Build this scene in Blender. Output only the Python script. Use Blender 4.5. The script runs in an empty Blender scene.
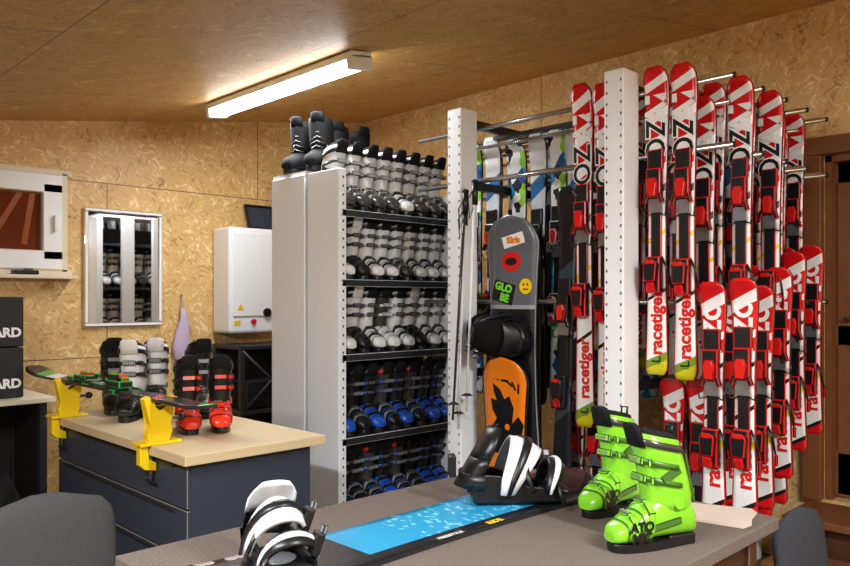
import bpy, bmesh, math, random
from mathutils import Vector, Matrix, Euler
random.seed(4)
S = bpy.context.scene
S.view_settings.view_transform = 'Standard'
V = Vector

def lin(c):
    def f(x): return x/12.92 if x <= 0.04045 else ((x+0.055)/1.055)**2.4
    return (f(c[0]/255), f(c[1]/255), f(c[2]/255), 1)

def mat(name, col, rough=0.5, metal=0.0, var=0.0, scale=30, emis=0, bump=0, coat=0, spec=None):
    m = bpy.data.materials.new(name); m.use_nodes = True
    nt = m.node_tree; b = nt.nodes['Principled BSDF']
    c = lin(col)
    b.inputs['Base Color'].default_value = c
    b.inputs['Roughness'].default_value = rough
    b.inputs['Metallic'].default_value = metal
    if spec is not None: b.inputs['Specular IOR Level'].default_value = spec
    if coat: b.inputs['Coat Weight'].default_value = coat
    if emis:
        b.inputs['Emission Color'].default_value = c
        b.inputs['Emission Strength'].default_value = emis
    if var or bump:
        tc = nt.nodes.new('ShaderNodeTexCoord')
        n = nt.nodes.new('ShaderNodeTexNoise'); n.inputs['Scale'].default_value = scale
        n.inputs['Detail'].default_value = 6
        nt.links.new(tc.outputs['Object'], n.inputs['Vector'])
        if var:
            mx = nt.nodes.new('ShaderNodeMix'); mx.data_type = 'RGBA'
            mx.inputs['A'].default_value = tuple(x*(1-var) for x in c[:3])+(1,)
            mx.inputs['B'].default_value = tuple(min(1, x*(1+var)) for x in c[:3])+(1,)
            nt.links.new(n.outputs['Fac'], mx.inputs['Factor'])
            nt.links.new(mx.outputs['Result'], b.inputs['Base Color'])
        if bump:
            bp = nt.nodes.new('ShaderNodeBump'); bp.inputs['Strength'].default_value = bump
            bp.inputs['Distance'].default_value = 0.01
            nt.links.new(n.outputs['Fac'], bp.inputs['Height'])
            nt.links.new(bp.outputs['Normal'], b.inputs['Normal'])
    return m

def ramp(nt, stops, interp='LINEAR'):
    r = nt.nodes.new('ShaderNodeValToRGB'); cr = r.color_ramp; cr.interpolation = interp
    while len(cr.elements) < len(stops): cr.elements.new(0.5)
    for e, (p, c) in zip(cr.elements, stops):
        e.position = p
    for e, (p, c) in zip(cr.elements, stops):
        e.color = lin(c)
    return r

def math_(nt, op, a, b=None, v=None):
    n = nt.nodes.new('ShaderNodeMath'); n.operation = op
    nt.links.new(a, n.inputs[0])
    if b is not None: nt.links.new(b, n.inputs[1])
    elif v is not None: n.inputs[1].default_value = v
    return n.outputs[0]

def osb(name, dark, mid, light, seam=(2.5, 1.25), off=(0, 0)):
    m = bpy.data.materials.new(name); m.use_nodes = True
    nt = m.node_tree; b = nt.nodes['Principled BSDF']; L = nt.links
    b.inputs['Roughness'].default_value = 0.5
    uv = nt.nodes.new('ShaderNodeUVMap')
    wn = nt.nodes.new('ShaderNodeTexNoise'); wn.inputs['Scale'].default_value = 5
    L.new(uv.outputs[0], wn.inputs['Vector'])
    vm = nt.nodes.new('ShaderNodeVectorMath'); vm.operation = 'SCALE'; vm.inputs['Scale'].default_value = 0.22
    L.new(wn.outputs['Color'], vm.inputs[0])
    va = nt.nodes.new('ShaderNodeVectorMath'); va.operation = 'ADD'
    L.new(uv.outputs[0], va.inputs[0]); L.new(vm.outputs[0], va.inputs[1])
    outs = []
    for k, (ang, sx, sy) in enumerate([(0.15, 15, 55), (1.1, 18, 60), (-0.9, 17, 58), (2.0, 24, 80), (0.6, 30, 95)]):
        mp = nt.nodes.new('ShaderNodeMapping'); mp.vector_type = 'POINT'
        mp.inputs['Rotation'].default_value = (0, 0, ang)
        L.new(va.outputs[0], mp.inputs['Vector'])
        m2 = nt.nodes.new('ShaderNodeMapping'); m2.inputs['Scale'].default_value = (sx, sy, 1)
        m2.inputs['Location'].default_value = (k*3.7, k*1.3, 0)
        L.new(mp.outputs[0], m2.inputs['Vector'])
        vo = nt.nodes.new('ShaderNodeTexVoronoi'); vo.voronoi_dimensions = '2D'; vo.inputs['Scale'].default_value = 1
        L.new(m2.outputs[0], vo.inputs['Vector'])
        sp = nt.nodes.new('ShaderNodeSeparateColor'); L.new(vo.outputs['Color'], sp.inputs[0])
        outs.append(sp)
    cur = outs[0].outputs[0]
    for k in (1, 2, 3, 4):
        gt = math_(nt, 'GREATER_THAN', outs[k].outputs[1], v=0.6)
        mx = nt.nodes.new('ShaderNodeMix'); mx.data_type = 'FLOAT'
        L.new(gt, mx.inputs[0]); L.new(cur, mx.inputs[2]); L.new(outs[k].outputs[0], mx.inputs[3])
        cur = mx.outputs[0]
    big = nt.nodes.new('ShaderNodeTexNoise'); big.inputs['Scale'].default_value = 6; big.inputs['Detail'].default_value = 8
    L.new(uv.outputs[0], big.inputs['Vector'])
    a = math_(nt, 'MULTIPLY', cur, v=0.55)
    c = math_(nt, 'MULTIPLY', big.outputs['Fac'], v=0.62)
    s = math_(nt, 'ADD', a, c)
    r = ramp(nt, [(0.20, dark), (0.42, mid), (0.72, mid), (0.92, light)])
    L.new(s, r.inputs[0])
    br = nt.nodes.new('ShaderNodeTexBrick'); br.inputs['Scale'].default_value = 1
    br.inputs['Brick Width'].default_value = seam[0]; br.inputs['Row Height'].default_value = seam[1]
    br.inputs['Mortar Size'].default_value = 0.004; br.inputs['Mortar Smooth'].default_value = 0.3
    mo = nt.nodes.new('ShaderNodeMapping'); mo.inputs['Location'].default_value = (off[0], off[1], 0)
    L.new(uv.outputs[0], mo.inputs['Vector']); L.new(mo.outputs[0], br.inputs['Vector'])
    mx = nt.nodes.new('ShaderNodeMix'); mx.data_type = 'RGBA'
    L.new(br.outputs['Fac'], mx.inputs['Factor']); L.new(r.outputs[0], mx.inputs['A'])
    mx.inputs['B'].default_value = lin(tuple(x*0.75 for x in dark))
    L.new(mx.outputs['Result'], b.inputs['Base Color'])
    bp = nt.nodes.new('ShaderNodeBump'); bp.inputs['Strength'].default_value = 0.15; bp.inputs['Distance'].default_value = 0.004
    L.new(s, bp.inputs['Height']); L.new(bp.outputs['Normal'], b.inputs['Normal'])
    return m

def uvgraphic(name, stops, slant=0.05, edge=None, rough=0.25, voro=None, vstops=None):
    m = bpy.data.materials.new(name); m.use_nodes = True
    nt = m.node_tree; b = nt.nodes['Principled BSDF']; L = nt.links
    b.inputs['Roughness'].default_value = rough
    uv = nt.nodes.new('ShaderNodeUVMap'); sx = nt.nodes.new('ShaderNodeSeparateXYZ')
    L.new(uv.outputs[0], sx.inputs[0])
    if voro:
        mp = nt.nodes.new('ShaderNodeMapping'); mp.inputs['Scale'].default_value = voro
        mp.inputs['Rotation'].default_value = (0, 0, 0.06)
        L.new(uv.outputs[0], mp.inputs['Vector'])
        vo = nt.nodes.new('ShaderNodeTexVoronoi'); vo.voronoi_dimensions = '2D'; vo.distance = 'MANHATTAN'; vo.inputs['Scale'].default_value = 1
        L.new(mp.outputs[0], vo.inputs['Vector'])
        sp = nt.nodes.new('ShaderNodeSeparateColor'); L.new(vo.outputs['Color'], sp.inputs[0])
        rv = ramp(nt, vstops, 'CONSTANT'); L.new(sp.outputs[0], rv.inputs[0])
        L.new(rv.outputs[0], b.inputs['Base Color']); return m
    k = math_(nt, 'MULTIPLY', sx.outputs[1], v=slant)
    s = math_(nt, 'ADD', sx.outputs[0], k)
    r = ramp(nt, stops, 'CONSTANT'); L.new(s, r.inputs[0])
    out2 = r.outputs[0]
    if edge:
        d = math_(nt, 'SUBTRACT', sx.outputs[1], v=0.5); d = math_(nt, 'ABSOLUTE', d)
        g = math_(nt, 'GREATER_THAN', d, v=edge[0])
        mx = nt.nodes.new('ShaderNodeMix'); mx.data_type = 'RGBA'
        L.new(g, mx.inputs['Factor']); L.new(out2, mx.inputs['A']); mx.inputs['B'].default_value = lin(edge[1])
        out2 = mx.outputs['Result']
    L.new(out2, b.inputs['Base Color'])
    return m

class MB:
    def __init__(s):
        s.bm = bmesh.new(); s.mats = []; s.uv = s.bm.loops.layers.uv.new('UVMap')
    def mi(s, m):
        if m not in s.mats: s.mats.append(m)
        return s.mats.index(m)
    def box(s, c, size, m, rot=None, bev=0):
        M = Matrix.Translation(V(c))
        if rot is not None:
            M = M @ (rot if isinstance(rot, Matrix) else Euler(rot).to_matrix().to_4x4())
        M = M @ Matrix.Diagonal((size[0], size[1], size[2], 1))
        r = bmesh.ops.create_cube(s.bm, size=1, matrix=M)
        fs = set(f for v in r['verts'] for f in v.link_faces)
        i = s.mi(m)
        for f in fs: f.material_index = i
        if bev:
            es = list(set(e for v in r['verts'] for e in v.link_edges))
            bmesh.ops.bevel(s.bm, geom=es, offset=bev, segments=2, affect='EDGES', profile=0.5)
    def loft(s, rings, m, cap=True, smooth=True, closed=True):
        i = s.mi(m); vr = [[s.bm.verts.new(p) for p in r] for r in rings]
        n = len(vr[0])
        for a, b in zip(vr[:-1], vr[1:]):
            for k in range(n if closed else n-1):
                f = s.bm.faces.new((a[k], a[(k+1) % n], b[(k+1) % n], b[k]))
                f.material_index = i; f.smooth = smooth
        if cap and closed:
            for r, rv in ((vr[0], True), (vr[-1], False)):
                f = s.bm.faces.new(list(reversed(r)) if rv else r); f.material_index = i
    def tube(s, pts, r, m, seg=10, r2=None, cap=True):
        pts = [V(p) for p in pts]; rings = []
        N = len(pts); up = None
        for k, p in enumerate(pts):
            t = (pts[min(k+1, N-1)] - pts[max(k-1, 0)]).normalized()
            if up is None: up = t.orthogonal().normalized()
            up = (up - t*up.dot(t)); up = up.normalized() if up.length > 1e-5 else t.orthogonal().normalized()
            w = t.cross(up)
            rr = r if r2 is None else r + (r2-r)*k/(N-1)
            rings.append([p + (up*math.cos(a)+w*math.sin(a))*rr for a in [2*math.pi*j/seg for j in range(seg)]])
        s.loft(rings, m, cap)
    def prism(s, poly, th, m, M=Matrix(), bev=0):
        i = s.mi(m)
        a = [s.bm.verts.new(M @ V((x, y, 0))) for x, y in poly]
        b = [s.bm.verts.new(M @ V((x, y, th))) for x, y in poly]
        n = len(a); fs = []
        fs.append(s.bm.faces.new(list(reversed(a)))); fs.append(s.bm.faces.new(b))
        for k in range(n): fs.append(s.bm.faces.new((a[k], a[(k+1) % n], b[(k+1) % n], b[k])))
        for f in fs: f.material_index = i
        if bev:
            es = list(set(e for f in fs[:2] for e in f.edges))
            bmesh.ops.bevel(s.bm, geom=es, offset=bev, segments=2, affect='EDGES', profile=0.5)
    def ball(s, c, sc, m, rot=None, seg=16):
        M = Matrix.Translation(V(c))
        if rot is not None: M = M @ Euler(rot).to_matrix().to_4x4()
        M = M @ Matrix.Diagonal((sc[0], sc[1], sc[2], 1))
        r = bmesh.ops.create_uvsphere(s.bm, u_segments=seg, v_segments=seg//2+2, radius=1, matrix=M)
        i = s.mi(m)
        for f in set(f for v in r['verts'] for f in v.link_faces): f.material_index = i; f.smooth = True
    def merge(s, me, matlist):
        b2 = bmesh.new(); b2.from_mesh(me); b2.verts.index_update()
        offs = [s.mi(x) for x in matlist]
        vm = [s.bm.verts.new(v.co) for v in b2.verts]
        for f in b2.faces:
            nf = s.bm.faces.new([vm[v.index] for v in f.verts])
            nf.smooth = f.smooth; nf.material_index = offs[min(f.material_index, len(offs)-1)]
        b2.free(); bpy.data.meshes.remove(me)
    def text(s, body, size, M, m, off=0.0, ext=0.0004, align='CENTER'):
        cu = bpy.data.curves.new('t', 'FONT'); cu.body = body; cu.size = size; cu.offset = off; cu.extrude = ext
        cu.align_x = align; cu.align_y = 'CENTER'; cu.resolution_u = 3
        ob = bpy.data.objects.new('t', cu); S.collection.objects.link(ob)
        dg = bpy.context.evaluated_depsgraph_get()
        me = bpy.data.meshes.new_from_object(ob.evaluated_get(dg))
        bpy.data.objects.remove(ob)
        me.transform(M)
        s.merge(me, [m])
    def mesh(s, name):
        me = bpy.data.meshes.new(name)
        bmesh.ops.recalc_face_normals(s.bm, faces=s.bm.faces)
        s.bm.to_mesh(me); s.bm.free()
        for m in s.mats: me.materials.append(m)
        return me
    def obj(s, name, loc=(0, 0, 0), rot=(0, 0, 0), parent=None, scale=1):
        return put(s.mesh(name), name, loc, rot, parent, scale)

def put(me, name, loc=(0, 0, 0), rot=(0, 0, 0), parent=None, scale=1):
    o = bpy.data.objects.new(name, me); S.collection.objects.link(o)
    o.location = loc
    if isinstance(rot, Matrix): o.rotation_euler = rot.to_euler()
    else: o.rotation_euler = rot
    o.scale = (scale,)*3 if not isinstance(scale, (tuple, list)) else scale
    if parent: o.parent = parent
    return o
def empty(name, loc=(0, 0, 0)):
    o = bpy.data.objects.new(name, None); S.collection.objects.link(o); o.location = loc; return o

def sring(c, ax, ay, a, b, n=20, e=2.6):
    c = V(c); ax = V(ax); ay = V(ay); out = []
    for k in range(n):
        t = 2*math.pi*k/n; ct, st = math.cos(t), math.sin(t)
        x = math.copysign(abs(ct)**(2/e), ct)*a; y = math.copysign(abs(st)**(2/e), st)*b
        out.append(c + ax*x + ay*y)
    return out

# ------------------------------------------------ materials
M_osb = osb('osb_wall', (152, 110, 58), (216, 176, 114), (246, 222, 170), (2.5, 1.25), (0.3, 0.16))
M_osbc = osb('osb_ceiling', (160, 116, 58), (208, 162, 94), (234, 196, 130), (2.5, 1.25), (0.4, 0.1))
M_floor = mat('floor_concrete', (70, 62, 54), 0.7, var=0.25, scale=6, bump=0.1)
M_white = mat('white_metal', (244, 247, 250), 0.35, var=0.02)
M_whitep = mat('white_plastic', (242, 245, 248), 0.3)
M_hole = mat('hole_dark', (70, 70, 72), 0.8)
M_dark = mat('dark_metal', (46, 48, 53), 0.45, 0.3, var=0.1)
M_slate = mat('slate_panel', (50, 57, 70), 0.5, var=0.05)
M_slate2 = mat('slate_drawer', (56, 64, 78), 0.45, var=0.05)
M_mdf = mat('bench_mdf', (210, 188, 148), 0.5, var=0.08, scale=60)
M_chrome = mat('steel_tube', (190, 190, 192), 0.22, 0.9)
M_steel = mat('buckle_steel', (170, 172, 175), 0.3, 0.8)
M_black = mat('black_plastic', (20, 20, 22), 0.35, var=0.1)
M_blackf = mat('black_foam', (22, 22, 24), 0.85, var=0.2, bump=0.2, spec=.25)
M_soft = mat('black_leather', (10, 10, 11), 0.75, spec=.15)
M_grey = mat('grey_plastic', (120, 122, 126), 0.35)
M_silver = mat('silver_shell', (230, 231, 230), 0.22, 0.0, coat=0.4)
M_silver2 = mat('pewter_shell', (160, 160, 158), 0.25, 0.1, coat=0.3)
M_smoke = mat('smoke_shell', (58, 55, 52), 0.25, coat=0.4)
M_red = mat('red_plastic', (214, 26, 22), 0.3, coat=0.3)
M_redo = mat('red_orange_shell', (232, 48, 26), 0.28, coat=0.4)
M_blue = mat('blue_shell', (30, 84, 190), 0.3, coat=0.3)
M_green = mat('green_shell', (128, 204, 44), 0.25, coat=0.5)
M_green2 = mat('dark_green_shell', (64, 108, 36), 0.35)
M_yellow = mat('yellow_paint', (244, 206, 20), 0.35)
M_orange = mat('orange_paint', (238, 132, 24), 0.4)
M_wood = mat('door_wood', (124, 76, 42), 0.5, var=0.25, scale=12)
M_woodd = mat('dark_wood', (74, 42, 24), 0.5, var=0.25, scale=12)
M_beige = mat('beige_trim', (226, 214, 190), 0.5)
M_cloth = mat('grey_fabric', (72, 70, 71), 0.95, var=0.45, scale=220, bump=0.4, spec=.2)
M_blucl = mat('dark_grey_fabric', (58, 60, 66), 0.95, var=0.3, scale=150, bump=0.3, spec=.15)
M_carpet = mat('carpet_top', (120, 108, 100), 0.98, var=0.6, scale=220, bump=0.8, spec=.15)
M_paper = mat('paper', (206, 190, 176), 0.7)
M_tubelight = mat('tube_emission', (252, 251, 248), 0.5, emis=22)
M_mirror = mat('mirror_glass', (238, 240, 242), 0.02, 1.0)
M_glass = mat('window_pane', (96, 40, 24), 0.05, 0.0, var=0.6, scale=3)
M_gl2 = mat('window_wood_beyond', (150, 84, 50), 0.2, 0.0, var=0.3, scale=9)
M_lav = mat('lavender_cloth', (196, 176, 206), 0.8, var=0.2, scale=20)
M_box = mat('black_cardboard', (24, 24, 26), 0.6)
M_whitel = mat('print_white', (240, 240, 238), 0.4)
M_lime = mat('print_lime', (120, 220, 60), 0.4)

R, W, K, Yl = (208, 22, 26), (242, 240, 238), (28, 26, 28), (230, 212, 40)
M_ski = uvgraphic('ski_red_white', [(0, (200, 190, 30)), (0.05, (120, 150, 40)), (0.075, W), (0.27, K), (0.285, W), (0.36, Yl), (0.375, W), (0.46, Yl), (0.475, W), (0.60, K), (0.625, W), (0.69, R), (0.75, W), (0.79, R), (0.84, W), (0.875, R), (0.95, W), (0.98, R)], 0.035, (0.46, R))
M_ski2 = uvgraphic('ski_junior', [(0, R), (0.06, K), (0.08, W), (0.30, Yl), (0.33, W), (0.46, K), (0.48, W), (0.64, K), (0.66, W), (0.70, R), (0.76, W), (0.79, R), (0.91, W), (0.96, R)], 0.06, (0.45, R))
M_teal = uvgraphic('ski_teal', None, voro=(26, 2.2, 1), vstops=[(0, (30, 140, 180)), (0.2, (150, 214, 70)), (0.36, (240, 242, 240)), (0.62, (36, 84, 150)), (0.75, (34, 40, 52)), (0.85, (232, 236, 238))])
M_white_ski = uvgraphic('ski_white_grey', [(0, (40, 44, 52)), (0.3, (226, 228, 230)), (0.5, (30, 34, 44)), (0.62, (206, 214, 222)), (0.8, (40, 110, 170)), (0.86, (232, 234, 236))], 0.05)
M_green_ski = uvgraphic('ski_black_green', [(0, (40, 170, 70)), (0.06, K), (0.22, (210, 40, 40)), (0.25, K), (0.6, (120, 200, 60)), (0.64, K), (0.8, (236, 236, 236)), (0.88, (40, 160, 80)), (0.95, K)], 0.06)
M_dski = uvgraphic('ski_dark', [(0, (30, 30, 34)), (0.3, (60, 60, 66)), (0.4, (22, 22, 26)), (0.7, (40, 60, 70)), (0.78, (24, 24, 28))], 0.05)
M_side = mat('ski_base', (36, 36, 40), 0.4)

# ------------------------------------------------ room shell
ZB, SL, XB, YA, X0, Y0 = 3.17, 0.158, 4.6, 5.52, -2.2, -2.2
def zc(x): return ZB - SL*(XB-x)
def wallpoly(name, pts, uvs, out, m):
    mb = MB(); i = mb.mi(m)
    a = [mb.bm.verts.new(V(p)) for p in pts]; b = [mb.bm.verts.new(V(p)+V(out)) for p in pts]
    f = mb.bm.faces.new(a); f.material_index = i
    for l, u in zip(f.loops, uvs): l[mb.uv].uv = u
    mb.bm.faces.new(list(reversed(b)))
    n = len(a)
    for k in range(n): mb.bm.faces.new((a[k], b[k], b[(k+1) % n], a[(k+1) % n]))
    return mb.obj(name)
def w_y(name, y, x0, x1, out):
    p = [(x0, y, 0), (x1, y, 0), (x1, y, zc(x1)), (x0, y, zc(x0))]
    wallpoly(name, p, [(q[0], q[2]) for q in p], (0, out, 0), M_osb)
def w_x(name, x, y0, y1, out):
    p = [(x, y0, 0), (x, y1, 0), (x, y1, zc(x)), (x, y0, zc(x))]
    wallpoly(name, p, [(q[1], q[2]) for q in p], (out, 0, 0), M_osb)
w_y('wall_back', YA, X0, XB, 0.12); w_y('wall_front', Y0, X0, XB, -0.12)
w_x('wall_left', X0, Y0, YA, -0.12)
DY0, DY1, DZ0, DZ1 = 0.62, 1.48, 0.38, 2.31
mb = MB(); i = mb.mi(M_osb)
def qd(pts):
    vs = [mb.bm.verts.new(V(p)) for p in pts]; f = mb.bm.faces.new(vs); f.material_index = i
    for l, p in zip(f.loops, pts): l[mb.uv].uv = (p[1]+p[0]-XB, p[2])
for (a, b, c, d) in [(Y0, DY0, 0, zc(XB)), (DY1, YA, 0, zc(XB)), (DY0, DY1, 0, DZ0), (DY0, DY1, DZ1, zc(XB))]:
    for xx in (XB, XB+0.2):
        qd([(xx, a, c), (xx, b, c), (xx, b, d), (xx, a, d)])
for yy in (DY0, DY1): qd([(XB, yy, DZ0), (XB+.2, yy, DZ0), (XB+.2, yy, DZ1), (XB, yy, DZ1)])
for zz in (DZ0, DZ1): qd([(XB, DY0, zz), (XB+.2, DY0, zz), (XB+.2, DY1, zz), (XB, DY1, zz)])
mb.obj('wall_right')
p = [(X0, Y0, zc(X0)), (XB, Y0, zc(XB)), (XB, YA, zc(XB)), (X0, YA, zc(X0))]
wallpoly('ceiling', p, [(q[1], q[0]) for q in p], (0, 0, 0.12), M_osbc)
p = [(X0, Y0, 0), (XB, Y0, 0), (XB, YA, 0), (X0, YA, 0)]
wallpoly('floor', p, [(q[0], q[1]) for q in p], (0, 0, -0.1), M_floor)

# window
mb = MB(); y = YA-.002
wx0, wx1, wz0, wz1 = 0.95, 1.89, 1.69, 2.37
for (c, sz) in [(((wx0+wx1)/2, y-0.025, wz1), (wx1-wx0+0.1, 0.05, 0.04)), (((wx0+wx1)/2, y-0.025, wz0), (wx1-wx0+0.1, 0.05, 0.04)),
                ((wx0, y-0.025, (wz0+wz1)/2), (0.04, 0.05, wz1-wz0)), ((wx1, y-0.025, (wz0+wz1)/2), (0.04, 0.05, wz1-wz0))]:
    mb.box(c, sz, M_beige, bev=0.004)
a, b, c, e = wx0+.08, wx1-.08, wz0+.08, wz1-.08
for (cc, sz) in [(((a+b)/2, y-0.035, e), (b-a+.13, .06, 0.13)), (((a+b)/2, y-0.035, c), (b-a+.13, .06, 0.13)),
                 ((a, y-0.035, (c+e)/2), (0.13, .06, e-c)), ((b, y-0.035, (c+e)/2), (0.13, .06, e-c))]:
    mb.box(cc, sz, M_whitep, bev=0.008)
mb.box(((wx0+wx1)/2, y-0.015, (wz0+wz1)/2), (wx1-wx0-.1, 0.015, wz1-wz0-.1), M_glass)
for k in range(5):
    mb.box((1.15+k*.13, y-.024, 2.08), (.035, .004, .42), M_gl2, (0, .5 if k % 2 else .15, 0))
mb.box((1.4, y-.025, 2.24), (.75, .004, .05), M_gl2)
mb.box((wx1-0.07, y-0.08, 2.02), (0.02, 0.03, 0.11), M_whitep, bev=0.004)
mb.box(((wx0+wx1)/2, y-0.07, wz0-0.035), (wx1-wx0+.12, 0.14, 0.025), M_beige, bev=0.005)
mb.obj('window_1')
mb = MB(); mb.box((0, 0, 0.014), (0.16, 0.05, 0.028), M_black, bev=0.006); mb.box((0.02, 0, 0.034), (0.05, 0.04, 0.012), M_grey, bev=0.003)
mb.obj('black_gadget', (1.62, 5.41, 1.669))

# mirror
mb = MB(); mx0, mx1, mz0, mz1 = 2.03, 2.60, 1.31, 2.155
cx, cz = (mx0+mx1)/2, (mz0+mz1)/2
mb.box((cx, YA-0.018, cz), (mx1-mx0-0.05, 0.01, mz1-mz0-0.05), M_mirror)
for c, sz in [((cx, YA-0.02, mz1-.014), (mx1-mx0, 0.03, 0.028)), ((cx, YA-0.02, mz0+.014), (mx1-mx0, 0.03, 0.028)),
              ((mx0+.014, YA-0.02, cz), (0.028, 0.03, mz1-mz0-.05)), ((mx1-.014, YA-0.02, cz), (0.028, 0.03, mz1-mz0-.05))]:
    mb.box(c, sz, M_whitep, bev=0.005)
mb.obj('framed_mirror')

# door
mb = MB(); x = XB
for c, sz in [((x-0.032, DY1+0.05, (DZ0+DZ1)/2), (0.06, 0.10, DZ1-DZ0)), ((x-0.032, DY0-0.05, (DZ0+DZ1)/2), (0.06, 0.10, DZ1-DZ0)),
              ((x-0.032, (DY0+DY1)/2, DZ1+0.05), (0.06, DY1-DY0+.3, 0.10))]:
    mb.box(c, sz, M_wood, bev=0.006)
mb.box((x+0.06, DY1-0.02, (DZ0+DZ1)/2), (0.12, 0.035, DZ1-DZ0), M_wood)
mb.box((x+0.06, (DY0+DY1)/2, DZ1-0.02), (0.12, DY1-DY0, 0.035), M_wood)
dx = x+0.10
for c, sz in [((dx, DY1-0.10, (DZ0+DZ1)/2), (0.045, 0.12, DZ1-DZ0-.02)), ((dx, DY0+0.08, (DZ0+DZ1)/2), (0.045, 0.12, DZ1-DZ0-.02)),
              ((dx, (DY0+DY1)/2, DZ1-.09), (0.045, .8, 0.13)), ((dx, (DY0+DY1)/2, DZ0+.14), (0.045, .8, 0.24)), ((dx, (DY0+DY1)/2, 1.3), (0.045, .8, 0.12))]:
    mb.box(c, sz, M_wood, bev=0.006)
mb.box((dx+0.005, (DY0+DY1)/2, (DZ0+DZ1)/2), (0.015, DY1-DY0-.1, DZ1-DZ0-.05), M_woodd)
mb.tube([(dx-0.03, DY1-.1, 1.4), (dx-0.08, DY1-.1, 1.4), (dx-0.08, DY1-.22, 1.4)], 0.009, M_chrome)
mb.obj('door_1')
mb = MB()
mb.box((x-0.26, 1.05, 0.355), (0.42, 0.98, 0.04), M_wood, bev=0.006)
mb.box((x-0.23, 1.05, 0.17), (0.34, 0.92, 0.33), M_woodd)
mb.box((x-0.60, 1.05, 0.175), (0.30, 0.98, 0.04), M_wood, bev=0.006)
mb.box((x-0.56, 1.05, 0.08), (0.24, 0.92, 0.16), M_woodd)
mb.obj('wooden_steps')

# ------------------------------------------------ fluorescent fixtures
def fixture(name, x, yc, L=1.6, power=60):
    mb = MB()
    mb.box((0, 0, -0.02), (0.15, L, 0.04), M_whitep, bev=0.008)
    prof = [(-0.068, -0.035), (-0.062, -0.07), (-0.035, -0.092), (0.035, -0.092), (0.062, -0.07), (0.068, -0.035)]
    r = [[V((a, yy, b)) for a, b in prof] for yy in (-L/2+0.05, L/2-0.05)]
    mb.loft(r, M_tubelight, cap=True)
    for sg in (-1, 1):
        mb.box((0, sg*(L/2-0.025), -0.055), (0.155, 0.05, 0.085), M_whitep, bev=0.012)
    a = -math.atan(SL)
    o = mb.obj(name, (x, yc, zc(x)-0.004), (0, a, 0))
    l = bpy.data.lights.new(name+'_glow', 'AREA'); l.shape = 'RECTANGLE'; l.size = 0.12; l.size_y = L-0.1
    l.energy = power; l.color = (0.93, 0.97, 1.0)
    lo = bpy.data.objects.new('tube_light', l); S.collection.objects.link(lo); lo.parent = o
    lo.location = (0, 0, -0.10)
    return o
fixture('added_fill_lamp', 2.65, 4.0, power=30)
fixture('added_fill_lamp', -0.3, 1.2, power=105)  # unseen fixture, added near the camera to brighten the front
fixture('added_fill_lamp', 1.4, -1.0, power=155)  # second added fixture, out of view, frontal fill for rack and table

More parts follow.
